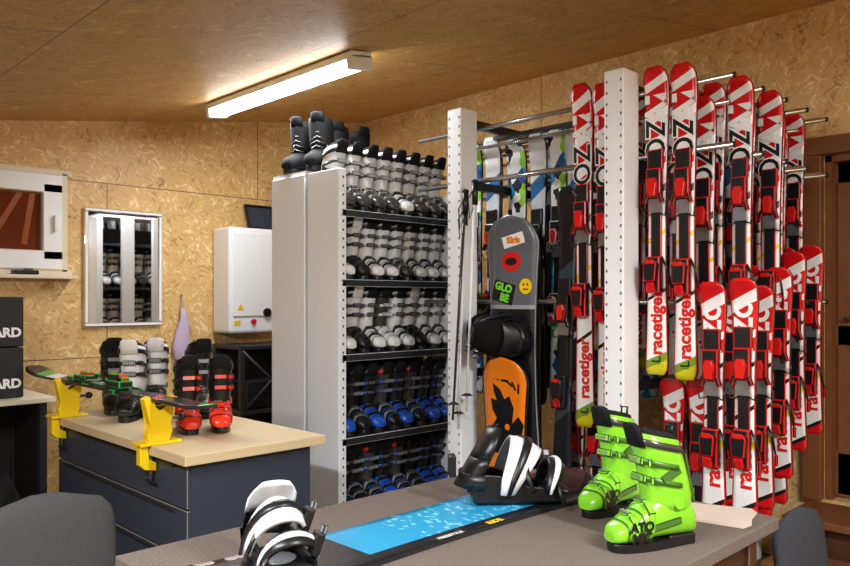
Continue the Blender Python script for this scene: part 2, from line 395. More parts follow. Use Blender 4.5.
# ------------------------------------------------ ski boots
def boot_mesh(name, shell, cuff, liner, buckle, sole=M_black, accent=None, strap=M_black, tongue=None):
    accent = accent or cuff
    mb = MB()
    out = []
    for k in range(24):
        t = 2*math.pi*k/24; c, s = math.cos(t), math.sin(t)
        x = math.copysign(abs(c)**0.7, c)*0.152
        w = 0.042 - 0.006*math.cos((x/0.152)*math.pi*0.8+2.4)
        out.append((x, math.copysign(abs(s)**0.6, s)*w))
    mb.prism(out, 0.026, sole, bev=0.004)
    mb.box((-0.09, 0, 0.018), (0.10, 0.076, 0.034), sole, bev=0.006)
    st = [(-.148, .05, .03, .022), (-.143, .10, .034, .036), (-.12, .145, .03, .045), (-.08, .175, .03, .049), (-.03, .175, .03, .049), (.01, .155, .03, .050),
          (.05, .125, .028, .052), (.085, .102, .027, .054), (.115, .09, .027, .051), (.14, .076, .027, .042), (.153, .055, .03, .026)]
    def rg(x, top, bot, w, grow=0):
        return sring((x, 0, (top+bot)/2), (0, 1, 0), (0, 0, 1), w+grow, (top-bot)/2+grow, 20, 2.8)
    mb.loft([rg(*q) for q in st], shell)
    def at(x):
        for a, b in zip(st[:-1], st[1:]):
            if a[0] <= x <= b[0]:
                f = (x-a[0])/(b[0]-a[0]); return [a[k]+(b[k]-a[k])*f for k in range(4)]
    for xb in (0.035, 0.088):
        q0, q1 = at(xb-0.009), at(xb+0.009)
        mb.loft([rg(*q0, grow=0.001), rg(*q0, grow=0.0035), rg(*q1, grow=0.0035), rg(*q1, grow=0.001)], buckle, cap=False)
        q = at(xb)
        mb.box((xb, 0.036, q[1]-0.012), (0.026, 0.040, 0.012), buckle, (-0.75, 0, 0), 0.003)
        mb.box((xb, -0.010, q[1]+0.005), (0.018, 0.045, 0.010), buckle, (0.05, 0, 0), 0.003)
        for k in range(4): mb.box((xb, -0.028+k*0.011, q[1]+0.011), (0.014, 0.004, 0.004), M_steel)
    for xb in (0.062, 0.115):
        q = at(xb); q2 = at(xb+0.006)
        mb.loft([rg(*q, grow=0.0), rg(*q, grow=0.002), rg(*q2, grow=0.002)], accent, cap=False)
    cs = [(.105, -.055, .080, .048), (.13, -.055, .086, .053), (.17, -.052, .088, .055), (.215, -.043, .086, .056), (.26, -.031, .083, .058), (.31, -.016, .080, .060), (.338, -.008, .077, .060)]
    def rc(z, cx, a, b, g=0): return sring((cx, 0, z), (1, 0, 0.22), (0, 1, 0), a+g, b+g, 20, 2.3)
    mb.loft([rc(*q) for q in cs], cuff, cap=True)
    mb.box((-0.134, 0, 0.20), (0.014, 0.034, 0.16), accent, (0, 0.22, 0), 0.004)
    for sg in (-1, 1):
        mb.tube([(-.06, sg*.045, .135), (-.06, sg*.060, .135)], 0.016, buckle, 14)
        mb.box((-0.03, sg*0.0565, .225), (0.07, 0.005, 0.03), accent, (0, 0.5, 0), 0.002)
        mb.box((-0.02, sg*0.048, .075), (0.11, 0.008, 0.022), accent, (0, 0.15, 0), 0.003)
    def atc(z):
        for a, b in zip(cs[:-1], cs[1:]):
            if a[0] <= z <= b[0]:
                f = (z-a[0])/(b[0]-a[0]); return [a[k]+(b[k]-a[k])*f for k in range(4)]
    for zb in (0.195, 0.25):
        q = atc(zb)
        fx = q[1]+q[2]; fz = zb+0.22*q[2]
        rr = []
        for k in range(13):
            a = -1.75+3.5*k/12
            ca, sa = math.cos(a), math.sin(a)
            px = math.copysign(abs(ca)**(2/2.3), ca)*(q[2]+.002); py = math.copysign(abs(sa)**(2/2.3), sa)*(q[3]+.002)
            c0 = V((q[1]+px, py, zb+.22*px)); nn = V((ca, sa, 0))*.005
            rr.append([c0+V((0, 0, -.008)), c0+V((0, 0, .008)), c0+nn+V((0, 0, .007)), c0+nn+V((0, 0, -.007))])
        mb.loft(rr, accent)
        mb.box((fx+0.006, 0, fz), (0.012, 0.060, 0.024), buckle, (0, -0.2, 0), 0.003)
        mb.box((fx-0.010, 0.046, fz-.002), (0.040, 0.012, 0.022), buckle, (0, 0, 0.9), 0.003)
        for k in range(5): mb.box((fx+0.012, -0.026+k*0.010, fz), (0.004, 0.004, 0.016), M_steel)
    q0, q1 = atc(0.300), atc(0.322)
    mb.loft([rc(*q0, g=0.001), rc(*q0, g=0.006), rc(*q1, g=0.006), rc(*q1, g=0.001)], strap, cap=False)
    ls = [(.330, -.008, .070, .054), (.350, -.003, .070, .053), (.356, 0, .062, .046), (.352, 0, .056, .040), (.33, -.006, .052, .036)]
    mb.loft([rc(*q) for q in ls], liner, cap=True)
    mb.loft([sring((xx, 0, zz), (0.2, 0, 0.0), (0, 1, 0), 0.06, ww, 12, 2.4) for xx, zz, ww in ((.055, .31, .040), (.070, .360, .040), (.076, .376, .034), (.077, .380, .020))], tongue or liner)
    mb.tube([(-.065, -.012, .335), (-.07, -.012, .365), (-.07, .012, .365), (-.065, .012, .335)], 0.004, M_black, 6)
    return mb

boots = {
 'silver': boot_mesh('b', M_silver, M_silver, M_blackf, M_smoke, accent=M_silver2).mesh('boot_silver'),
 'silver2': boot_mesh('b', M_smoke, M_silver, M_blackf, M_silver2, accent=M_smoke).mesh('boot_silver_smoke'),
 'pewter': boot_mesh('b', M_silver, M_smoke, M_blackf, M_silver, accent=M_silver).mesh('boot_pewter'),
 'blue': boot_mesh('b', M_blue, M_black, M_blackf, M_black, accent=M_blue).mesh('boot_blue'),
 'blue2': boot_mesh('b', M_black, M_smoke, M_blackf, M_grey, accent=M_blue, strap=M_red).mesh('boot_black_blue'),
 'black': boot_mesh('b', M_black, M_black, M_blackf, M_grey, accent=M_smoke).mesh('boot_black'),
 'redo': boot_mesh('b', M_redo, M_black, M_blackf, M_redo, accent=M_black).mesh('boot_red'),
 'white': boot_mesh('b', M_black, M_silver, M_blackf, M_smoke, accent=M_black, tongue=M_silver).mesh('boot_white'),
}

# ------------------------------------------------ boot shelf unit
XS, YS = 2.67, 3.41; XE = 3.66
shelfz = [2.02, 1.62, 1.19, 0.71, 0.26]
mb = MB()
for ya, yb in ((YS, YS+0.30), (YS+0.33, YS+0.68)):
    mb.box((XS, (ya+yb)/2, 2.25/2), (0.022, yb-ya, 2.25), M_white, bev=0.004)
    for yy in (ya+0.012, yb-0.012):
        mb.box((XS+0.02, yy, 2.25/2), (0.05, 0.022, 2.25), M_white, bev=0.003)
    mb.box((XE, (ya+yb)/2, 2.2/2), (0.022, yb-ya, 2.2), M_white)
for k in range(43):
    z = 0.1+k*0.05
    mb.box((XS+0.022, YS-0.0005, z), (0.008, 0.004, 0.014), M_hole)
for xx in (2.93, 3.22):
    mb.box((xx, YS+.70, 1.13), (.11, .05, 2.26), M_white, bev=.003)
for z in shelfz:
    mb.box(((XS+XE)/2, YS+0.34, z-0.015), (XE-XS-0.03, 0.66, 0.024), M_dark)
    mb.box(((XS+XE)/2, YS+0.008, z-0.022), (XE-XS-0.03, 0.014, 0.040), M_dark, bev=0.002)
mb.box(((XS+XE)/2, YS+0.505, 2.262), (XE-XS, 0.35, 0.022), M_white)
mb.box(((XS+XE)/2, YS+0.325, 1.1), (XE-XS-.03, 0.006, 2.15), M_dark)
mb.obj('boot_shelf')
E = empty('shelved_ski_boots')
kinds = [['silver2', 'silver2', 'silver2', 'silver2', 'silver', 'silver2', 'silver2', 'silver2'],
         ['silver', 'white', 'silver', 'silver', 'silver2', 'silver', 'silver', 'silver'],
         ['silver', 'white', 'silver', 'pewter', 'silver', 'white', 'silver', 'silver'],
         ['blue', 'black', 'blue', 'blue2', 'blue', 'blue2', 'blue', 'blue'], ['blue2', 'black', 'blue2', 'blue', 'blue2', 'black', 'blue', 'blue']]
scl = [(1, 1, 1.1), (.92, .92, 1.0), (.97, .97, 1.04), (.97, .97, 1.08), (.97, .97, 1.04)]
for r, z in enumerate(shelfz):
    for k in range(8):
        kd = kinds[r][k]
        put(boots[kd], 'ski_boot_part', (XS+0.095+k*0.117, YS+0.16, z-0.001), (0, 0, -math.pi/2+random.uniform(-.08, .08)), E, scl[r])
        if r in (1, 2, 3): put(boots[kinds[r][7-k]], 'ski_boot_part', (XS+0.095+k*0.117, YS+0.50, z-0.001), (0, 0, math.pi/2+random.uniform(-.08, .08)), E, scl[r])
def snowboot():
    mb = MB()
    mb.prism([(math.copysign(abs(math.cos(t))**.8, math.cos(t))*.15, math.copysign(abs(math.sin(t))**.7, math.sin(t))*.05) for t in [2*math.pi*k/20 for k in range(20)]], .03, M_black, bev=.005)
    mb.loft([sring((x, 0, (t+.02)/2), (0, 1, 0), (0, 0, 1), w, (t-.02)/2, 16, 2.3) for x, t, w in
             ((-.14, .09, .03), (-.12, .15, .046), (-.06, .17, .052), (.0, .16, .053), (.05, .13, .054), (.1, .11, .054), (.135, .09, .042), (.15, .06, .02))], M_soft)
    mb.loft([sring((x, 0, z), (1, 0, .15), (0, 1, 0), a, b, 18, 2.2) for z, x, a, b in
             ((.11, -.05, .083, .05), (.16, -.045, .085, .056), (.22, -.04, .083, .06), (.27, -.035, .08, .062), (.31, -.03, .08, .06), (.32, -.03, .066, .048), (.27, -.03, .06, .04))], M_soft)
    for k in range(6):
        z = .14+k*.028; x = .055 - k*.006
        mb.tube([(x-.02, -.035, z), (x+.008, 0, z+.012), (x-.02, .035, z)], .0035, M_smoke, 6)
    mb.loft([sring((x, 0, z), (.25, 0, .0), (0, 1, 0), .06, w, 10) for x, z, w in ((.03, .29, .035), (.045, .34, .035), (.045, .35, .02))], M_soft)
    return mb.mesh('snowboard_boot')
sb = snowboot()
for k, (x, yy, a) in enumerate([(2.80, 3.78, -2.5), (2.79, 3.97, -2.7), (3.03, 3.90, -2.2), (3.24, 3.92, -1.8)]):
    put(sb, 'snowboard_boot', (x, yy, 2.273), (0, 0, a), scale=(1.05, 1.25, 1.06))

# ------------------------------------------------ ski rack
cols = [(2.98, 1.785), (2.98, 2.765)]
mb = MB(); ZT = 2.53
for (cx, cy) in cols:
    for xx in (cx, 4.36):
        mb.box((xx+0.065, cy+0.05, ZT/2), (0.13, 0.10, ZT), M_white, bev=0.005)
    mb.box((cx+0.065, cy+0.05, 0.01), (0.2, 0.16, 0.02), M_dark)
    for k in range(49):
        z = 0.08+k*0.05
        for dy in (0.014, 0.086):
            mb.box((cx-0.0005, cy+dy, z), (0.002, 0.007, 0.012), M_hole)
    for z in (2.47, 2.13, 1.47, 1.1, 0.3):
        mb.box((3.7, cy+0.05, z), (1.25, 0.03, 0.045), M_dark)
rows = [3.14, 3.44, 3.71, 3.98, 4.26]
for j, xr in enumerate(rows):
    for z in (2.44, 2.15, 1.49):
        y0 = 1.36
        mb.tube([(xr, y0, z), (xr, 3.25 if z > 2 else 3.2, z)], 0.012, M_chrome)
        if z > 1.6: mb.tube([(xr+0.07, y0+0.05, z+0.02), (xr+0.07, 3.25, z+0.02)], 0.012, M_chrome)
        mb.ball((xr, y0, z), (.014, .008, .014), M_black, seg=8)
for xr in (3.32, 3.59, 3.86, 4.14):
    mb.tube([(xr, 1.46, 2.38), (xr, 3.2, 2.38)], 0.010, M_chrome)
for k in range(7):
    mb.box((3.25+k*0.17, 2.33, 2.40), (0.03, 0.86, 0.02), M_dark)
mb.obj('ski_rack')

def strip(mb, L, wf, lf, th, mtop, mside, N=36, cs=5):
    it, isd = mb.mi(mtop), mb.mi(mside)
    top = []; bot = []
    for k in range(N+1):
        t = k/N
        w = wf(t); z = lf(t)
        top.append([mb.bm.verts.new((t*L, -w+2*w*c/cs, z+th)) for c in range(cs+1)])
        bot.append([mb.bm.verts.new((t*L, -w+2*w*c/cs, z)) for c in range(cs+1)])
    for k in range(N):
        for c in range(cs):
            f = mb.bm.faces.new((top[k][c], top[k+1][c], top[k+1][c+1], top[k][c+1])); f.material_index = it; f.smooth = True
            for l, (tt, cc) in zip(f.loops, ((k, c), (k+1, c), (k+1, c+1), (k, c+1))):
                l[mb.uv].uv = (tt/N, cc/cs)
            f = mb.bm.faces.new((bot[k][c+1], bot[k+1][c+1], bot[k+1][c], bot[k][c])); f.material_index = isd; f.smooth = True
        for c in (0, cs):
            f = mb.bm.faces.new((top[k][c], bot[k][c], bot[k+1][c], top[k+1][c])); f.material_index = isd
    for k in (0, N):
        f = mb.bm.faces.new([v for v in top[k]]+[v for v in reversed(bot[k])]); f.material_index = isd

def ski_w(t, wmax=0.060, waist=0.043, tail=0.054):
    if t > 0.95:
        u = (t-0.95)/0.05; return max(0.030, wmax*math.sqrt(max(0, 1-u**3)))
    if t < 0.02: return tail*(0.75+0.25*t/0.02)
    u = (t-0.02)/0.93
    return waist+(wmax-waist)*max(0, (2*u-1))**2 + (tail-waist)*max(0, (1-2*u))**2
def ski_l(t): return 0.035*max(0, (t-0.87)/0.13)**1.8 + 0.006*max(0, (0.04-t)/0.04)
T = lambda x, y=0, z=0.0136: Matrix.Translation((x, y, z))
def ski_mesh(name, L, g, kind='red', bind=True, k=1.0):
    mb = MB()
    strip(mb, L, lambda t: ski_w(t)*k, ski_l, 0.013, g, M_side, N=60)
    if kind == 'red':
        mb.text('AZ', 0.135, T(L*0.885, 0, .016), M_whitel, off=0.005, ext=.002)
        mb.text('OZ', 0.130, T(L*0.765, 0), M_whitel, off=0.008)
        mb.text('OZ', 0.130, T(L*0.765, 0.002, .0142), M_black, off=0.002)
        mb.text('racetiger', 0.080, T(L*0.170, 0), M_red, off=0.003)
        mb.text('sL', 0.06, T(L*0.04, 0), M_black, off=0.001)
    elif kind == 'jr':
        mb.text('AZOR', 0.10, T(L*0.84, 0), M_whitel, off=0.004, ext=.001)
        mb.text('race', 0.09, T(L*0.2, 0), M_red, off=0.003)
    if bind:
        z0 = 0.013
        xt, xh = L*0.59, L*0.59-0.33 if L > 1.1 else L*0.59-0.25
        if kind == 'jr': xt = L*.60; xh = xt-.27
        mb.box(((xt+xh)/2, 0, z0+0.005), (xt-xh+.16, 0.05, 0.010), M_black, bev=0.003)
        mb.box((xt+0.045, 0, z0+0.022), (0.13, 0.070, 0.030), M_black, bev=0.006)
        mb.box((xt+0.15, 0, z0+0.012), (0.09, 0.074, 0.020), M_black, bev=0.005)
        mb.prism([(-.04, -.016), (.015, -.024), (.04, -.014), (.04, .014), (.015, .024), (-.04, .016)], 0.026, M_red, T(xt+0.025, 0, z0+0.028), bev=0.004)
        for sg in (-1, 1):
            mb.box((xt-0.022, sg*0.034, z0+0.032), (0.045, 0.018, 0.022), M_black, (0, 0, -sg*0.35), 0.003)
        mb.box((xt-0.055, 0, z0+0.014), (0.06, 0.060, 0.010), M_steel)
        mb.box((xh-0.03, 0, z0+0.024), (0.16, 0.066, 0.034), M_black, bev=0.006)
        mb.prism([(-.045, -.026), (.03, -.032), (.045, -.024), (.045, .024), (.03, .032), (-.045, .026)], 0.034, M_black, T(xh-0.015, 0, z0+0.036), bev=0.004)
        mb.box((xh-0.085, 0, z0+0.055), (0.045, 0.034, 0.018), M_red, (0, -0.35, 0), 0.004)
        mb.box((xh+0.025, 0, z0+0.070), (0.02, 0.040, 0.010), M_red, bev=0.003)
        for sg in (-1, 1):
            mb.tube([(xh+0.05, sg*0.03, z0+.012), (xh+0.0, sg*0.052, z0+.012), (xh-0.09, sg*0.060, z0-.004)], 0.005, M_black, 6)
            mb.box((xh-0.10, sg*0.060, z0-.004), (0.05, 0.012, 0.020), M_black, bev=.003)
            mb.tube([(xt-0.09, sg*0.02, z0+.012), (xt-0.10, sg*0.05, z0+.02), (xt-0.06, sg*0.058, z0+.026)], 0.004, M_black, 6)
    return mb.mesh(name)
SKI = ski_mesh('ski_adult', 1.36, M_ski)
SKIL = ski_mesh('ski_adult_long', 1.64, M_ski)
SKIJ = ski_mesh('ski_junior', 0.98, M_ski2, 'jr')
SKIT = ski_mesh('ski_teal', 1.5, M_teal, 'none')
SKIW = ski_mesh('ski_white', 1.5, M_white_ski, 'none')
SKID = ski_mesh('ski_dark', 1.55, M_dski, 'none')
HANG = Matrix(((0, 0, -1), (0, 1, 0), (1, 0, 0)))
def hang(me, x, y, ztop, L, name='ski', tilt=0):
    rot = (Matrix.Rotation(tilt+random.uniform(-.008, .008), 3, 'X') @ HANG)
    put(me, name, (x, y, ztop-L), rot)
DX = -0.03
for y, me, L in [(2.065, SKIL, 1.64), (1.945, SKIL, 1.64), (1.69, SKI, 1.36), (1.555, SKI, 1.36)]:
    hang(me, 3.14+DX, y, 2.52+random.uniform(-.01, .015), L)
for y in (1.44, 1.57, 1.70, 1.96, 2.09):
    hang(SKI, 3.44+DX, y, 2.51+random.uniform(-.02, .02), 1.36)
for y in (1.42, 1.55, 1.68):
    hang(SKI, 3.71+DX, y, 2.46+random.uniform(-.03, .02), 1.36)
for y in (1.50, 1.63, 1.76):
    hang(SKI, 3.98+DX, y, 2.49+random.uniform(-.02, .02), 1.36)
for y in (1.50, 1.63, 1.76):
    hang(SKI, 4.26+DX, y, 2.49+random.uniform(-.02, .02), 1.36)
for x, ys in ((3.32, (1.55, 1.68)), (3.59, (1.53, 1.67)), (3.86, (1.56, 1.70)), (4.14, (1.56, 1.70))):
    for y in ys: hang(SKI if x != 3.59 else SKIW, x+DX, y, 2.43+random.uniform(-.04, .02), 1.36 if x != 3.59 else 1.5)
for x, ys, zt in [(3.14, (1.43, 1.30), 1.56), (3.44, (1.35, 1.48, 1.61, 1.74), 1.58), (3.71, (1.37, 1.50, 1.63), 1.68), (3.98, (1.40, 1.53, 1.66), 1.76), (4.26, (1.42, 1.55, 1.68), 1.76)]:
    for y in ys: hang(SKIJ, x+DX, y, zt+random.uniform(-.03, .03), 0.98)
for x, ys in ((3.59, (1.42, 1.55)), (3.86, (1.45, 1.58))):
    for y in ys: hang(SKIJ, x+DX, y, 1.50+random.uniform(-.03, .03), 0.98)
for y in (1.56, 1.69, 1.96, 2.09, 2.22): hang(SKIJ, 3.26, y, 1.14+random.uniform(-.02, .02), 0.98)
for k, y in enumerate((3.16, 3.03, 2.90, 2.70, 2.57, 2.44, 2.31, 2.19)):
    me = (SKIT, SKIT, SKIW, SKIT, SKIW, SKIT, SKIW, SKIT)[k]
    hang(me, 3.44+DX, y, 2.42+random.uniform(-.04, .03), 1.5)
hang(SKID, 3.14+DX, 2.21, 2.05, 1.55, tilt=0.03)
for k, y in enumerate((3.1, 2.96, 2.70, 2.57, 2.44, 2.31, 2.18, 2.05, 1.92)):
    hang((SKIW, SKIT)[k % 2], 3.71+DX, y, 2.48, 1.5)

def sb_w(t, w=0.15):
    e = 0.13
    if t > 1-e: u = (t-(1-e))/e; return max(.006, w*math.sqrt(max(0, 1-u**2.3)))
    if t < e: u = (e-t)/e; return max(.006, w*math.sqrt(max(0, 1-u**2.3)))
    u = (t-.5)/(0.5-e); return w*0.87+w*0.13*u*u
def sb_l(t, up=0.06): return up*(max(0, (t-.87)/.13)**1.7+max(0, (.13-t)/.13)**1.7)
def snow_binding(mb, M, base, hb, cap, strap, s=1.0, fold=0.35, hh=.20):
    m = MB()
    m.box((0, 0, 0.012), (0.25, 0.10, 0.018), base, bev=0.006)
    m.box((0.10, 0, 0.028), (0.07, 0.09, 0.014), base, (0, -0.12, 0), .005)
    m.tube([(0, 0, 0.02), (0, 0, .026)], 0.045, M_grey, 20)
    for sg in (-1, 1):
        m.prism([(-.13, 0), (.11, 0), (.12, .03), (.02, .035), (-.06, .07), (-.13, .075)], 0.010, base, Matrix.Translation((0, sg*.056+.005, 0.012)) @ Matrix.Rotation(math.pi/2, 4, 'X'), bev=.002)
    hc = []
    for z, rr in ((.045, .060), (.085, .063)):
        hc.append([V((-.10-math.sin(a)*.055, math.cos(a)*rr, z)) for a in [math.pi*k/12 for k in range(13)]])
    hc2 = [[p+V((p.x+.10, p.y, 0)).normalized()*.008 for p in r] for r in hc]
    m.loft([hc[0], hc[1], hc2[1], hc2[0], hc[0]], base, closed=False)
    rings = []
    for k in range(9):
        u = k/8; w = .060+.006*math.sin(u*3)
        if k == 7: w *= .86
        if k == 8: w *= .6
        xo = -.13 + math.sin(fold)*u*hh; zz = .05+u*hh*math.cos(fold)
        dep = .045*(1-.4*u)
        outer = [V((xo-math.sin(a)*dep, math.cos(a)*w, zz)) for a in [math.pi*j/10 for j in range(11)]]
        inner = [p+V((.012, 0, .002)) for p in reversed(outer)]
        rings.append(outer+inner)
    m.loft(rings[:5], hb); m.loft(rings[4:], cap)
    m.box((-.18, 0, .10), (.02, .04, .06), base, bev=.004)
    def arch(x0, lean, w, hgt, half, th, mt, off=0):
        r = []
        for j in range(15):
            a = math.pi*j/14
            cy, cz = math.cos(a)*half, .035+abs(math.sin(a))**.8*hgt
            xx = x0+lean*math.sin(a)
            nrm = V((.35*math.sin(a), math.cos(a), math.sin(a)))
            ww = w*(.45+.55*abs(math.sin(a))**.6)
            p0 = V((xx, cy, cz))+nrm*off
            tl = V((1, 0, -.45*math.sin(a)))
            r.append([p0-tl*ww, p0+tl*ww, p0+tl*ww+nrm*th*.7, p0+tl*ww*.5+nrm*th, p0+nrm*th*1.3, p0-tl*ww*.5+nrm*th, p0-tl*ww+nrm*th*.7])
        m.loft(r, mt)
    arch(-.04, .06, .042, .115, .066, .016, strap)
    arch(-.04, .06, .012, .115, .066, .005, base, .021)
    arch(.075, .03, .024, .065, .062, .011, base)
    arch(.075, .03, .008, .065, .062, .005, strap, .014)
    for x, z, yy in ((.015, .12, .070), (.10, .08, .064)):
        m.box((x, yy, z), (.036, .024, .06), base, (-.35, 0, 0), .006)
        m.box((x, yy+.013, z+.01), (.020, .012, .07), M_grey, (-.35, 0, 0), .003)
        m.tube([(x, -.06, z-.01), (x, -.075, z-.04), (x+.01, -.095, z-.075)], .006, base, 6)
    ml = list(m.mats)
    me = m.mesh('tmpb'); me.transform(M @ Matrix.Diagonal((s, s, s, 1)))
    mb.merge(me, ml)

M_hb = uvgraphic('hanging_board_art', [(0, (24, 24, 28)), (0.635, (160, 160, 166)), (0.65, (96, 98, 106)), ], 0.0, (0.478, (140, 140, 146)))
M_ob = uvgraphic('orange_board_art', [(0, (30, 28, 28)), (0.35, (240, 128, 24))], 0.0, (0.47, (30, 26, 26)))
mb = MB(); L = 1.34
strip(mb, L, lambda t: sb_w(t, .170), lambda t: sb_l(t, .04), .012, M_hb, M_side, N=48)
RT = Matrix.Rotation(-math.pi/2, 4, 'Z')
def disc(mb, x, y, r, m, z=0.0126, n=20, sy=1): mb.prism([(r*math.cos(2*math.pi*k/n), r*sy*math.sin(2*math.pi*k/n)) for k in range(n)], 0.0008, m, T(x, y, z))
disc(mb, L-.24, 0.01, .052, M_red, sy=1.25); disc(mb, L-.24, 0.01, .020, M_black, .0136, sy=2.0)
mb.box((L-.13, -.01, .0200), (.06, .14, .001), M_whitel, (0, -.12, .2)); mb.text('iSiris', .045, T(L-.13, -.01, .0212) @ RT @ Matrix.Rotation(.12, 4, 'X'), M_orange, .003)
mb.box((L-.40, 0.06, .0131), (.11, .14, .001), M_black, (0, 0, -.25)); mb.text('GLO', .055, T(L-.375, .06, .0138) @ Matrix.Rotation(-math.pi/2-.25, 4, 'Z'), M_lime, .003); mb.text('BE', .055, T(L-.43, .055, .0138) @ Matrix.Rotation(-math.pi/2-.25, 4, 'Z'), M_lime, .003)
disc(mb, L-.37, -.085, .040, M_yellow)
for q in (-.012, .012): disc(mb, L-.36, -.085+q, .006, M_black, .0136)
mb.box((L-.385, -.085, .0138), (.006, .036, .001), M_black)
snow_binding(mb, Matrix.Translation((.72, 0.05, .012)) @ Matrix.Rotation(math.radians(80), 4, 'Z'), M_black, M_black, M_soft, M_soft, 1.25, .85)
mb.box((.735, -.06, .028), (.06, .10, .02), M_red, (0, 0, .1), .006)
mb.obj('hanging_snowboard', (3.10, 2.50, 0.60), HANG)
mb = MB(); L = 1.08
strip(mb, L, lambda t: sb_w(t, .150), lambda t: sb_l(t, .03), .012, M_ob, M_side, N=48)
cr = [(0.0, -.13), (.10, -.11), (.16, -.125), (.20, -.09), (.16, -.05), (.24, -.06), (.30, -.03), (.28, .0), (.33, .03), (.36, .08), (.31, .07), (.27, .05), (.28, .09), (.22, .08), (.18, .05), (.14, .08), (.10, .13), (.04, .12), (.0, .13)]
mb.prism(cr, .001, M_black, T(0.58, 0.0, .0126))
for q in range(6): mb.box((.92+.012*q, -.09+.03*q, .0130), (.05, .012, .001), M_black, (0, 0, .5*q))
disc(mb, .72, -.02, .016, M_orange, .0142)
mb.obj('hanging_snowboard', (3.035, 2.50, 0.13), HANG)
mb = MB(); strip(mb, 1.5, lambda t: sb_w(t, .14), lambda t: sb_l(t, .04), .012, M_dski, M_side, N=40)
mb.obj('hanging_snowboard', (3.30, 2.60, 0.32), HANG)

for k, (x, y, dy) in enumerate([(2.93, 2.69, .05), (2.90, 2.66, .09), (2.93, 2.62, .06)]):
    mb = MB()
    top, bot = V((0, 0, 1.18)), V((0, dy, 0))
    mb.tube([bot, top], 0.006, M_whitep if k != 1 else M_smoke, 8, 0.009)
    mb.tube([top-V((0, 0, .11)), top+V((0, 0, .01))], 0.015, M_black, 10, .017)
    mb.ball(top+V((0, 0, .012)), (.02, .02, .012), M_black, seg=10)
    bp = bot+(top-bot)*.07
    mb.tube([bp, bp+V((0, 0, .012))], .032, M_black, 16, .012)
    mb.tube([top+V((0, 0, -.01)), top+V((-.03, .02, -.08)), top+V((-.02, .02, -.18)), top+V((0, 0, -.10))], .004, M_black, 6)
    mb.obj('ski_pole', (x, y, 0.82+.05*k))

# ------------------------------------------------ workbench
mb = MB(); bx0, bx1, by0, by1, bz = 1.38, 2.05, 2.72, 4.24, 0.90
mb.box(((bx0+bx1)/2, (by0+by1)/2, bz-0.02), (bx1-bx0, by1-by0, 0.04), M_mdf, bev=0.003)
mb.box(((bx0+bx1)/2+.0, (by0+by1)/2, .46), (bx1-bx0-.10, by1-by0-.10, 0.80), M_slate)
mb.box(((bx0+bx1)/2, (by0+by1)/2, .03), (bx1-bx0-.14, by1-by0-.14, 0.06), M_dark)
for row, (z0, z1) in enumerate([(.68, .85), (.49, .67), (.29, .48), (.08, .28)]):
    a, b = by0+.055, by1-.055
    mb.box((bx0+.044, (a+b)/2, (z0+z1)/2), (.014, b-a, z1-z0), M_slate2, bev=.001)
    mb.box((bx0+.034, (a+b)/2, z1-.014), (.010, b-a-.2, .010), M_dark)
mb.obj('workbench')
def vise():
    mb = MB()
    prof = [(-.05, .0), (.03, 0), (.05, .05), (.035, .09), (.055, .14), (.07, .19), (.045, .20), (.02, .15), (-.01, .13), (-.03, .16), (-.05, .20), (-.075, .19), (-.06, .13), (-.045, .08), (-.06, .04)]
    mb.prism(prof, .05, M_yellow, Matrix.Translation((0, .025, 0)) @ Matrix.Rotation(math.pi/2, 4, 'X'), bev=.005)
    mb.box((-0.01, 0, .007), (.18, .09, .014), M_yellow, bev=.003)
    mb.prism([(-.09, .01), (-.056, .01), (-.056, -.06), (-.02, -.075), (-.02, -.11), (-.07, -.10), (-.09, -.08)], .04, M_yellow, Matrix.Translation((0, .02, 0)) @ Matrix.Rotation(math.pi/2, 4, 'X'), bev=.004)
    mb.tube([(-.036, 0, -.15), (-.036, 0, -.045)], .007, M_steel)
    mb.tube([(-.036, -.04, -.155), (-.036, .04, -.155)], .006, M_black)
    mb.tube([(-.05, 0, .10), (.09, 0, .10)], .008, M_steel)
    mb.ball((.10, 0, .10), (.018, .018, .018), M_black, seg=10)
    mb.box((0, 0, .17), (.07, .055, .02), M_black, bev=.004)
    return mb.mesh('ski_vise')
VM = vise()
for y in (3.05, 4.08): put(VM, 'ski_vise', (bx0+.052, y, bz+.001))
SKV = ski_mesh('ski_on_vise', 2.0, M_green_ski, 'none', True)
put(SKV, 'ski', (bx0+.052, 2.64, bz+.182), (0, 0, math.pi/2))
for (x, y, k, a) in [(1.66, 3.25, 'redo', -1.9), (1.80, 3.20, 'redo', -2.05)]:
    put(boots[k], 'ski_boot', (x, y, bz), (0, 0, a), scale=.92)
for (x, y, k, a) in [(1.64, 3.80, 'white', -2.2), (1.80, 3.88, 'white', -2.0), (1.66, 4.08, 'black', -1.9), (1.94, 3.66, 'black', -1.8)]:
    put(boots[k], 'ski_boot', (x, y, bz), (0, 0, a), scale=1.06)

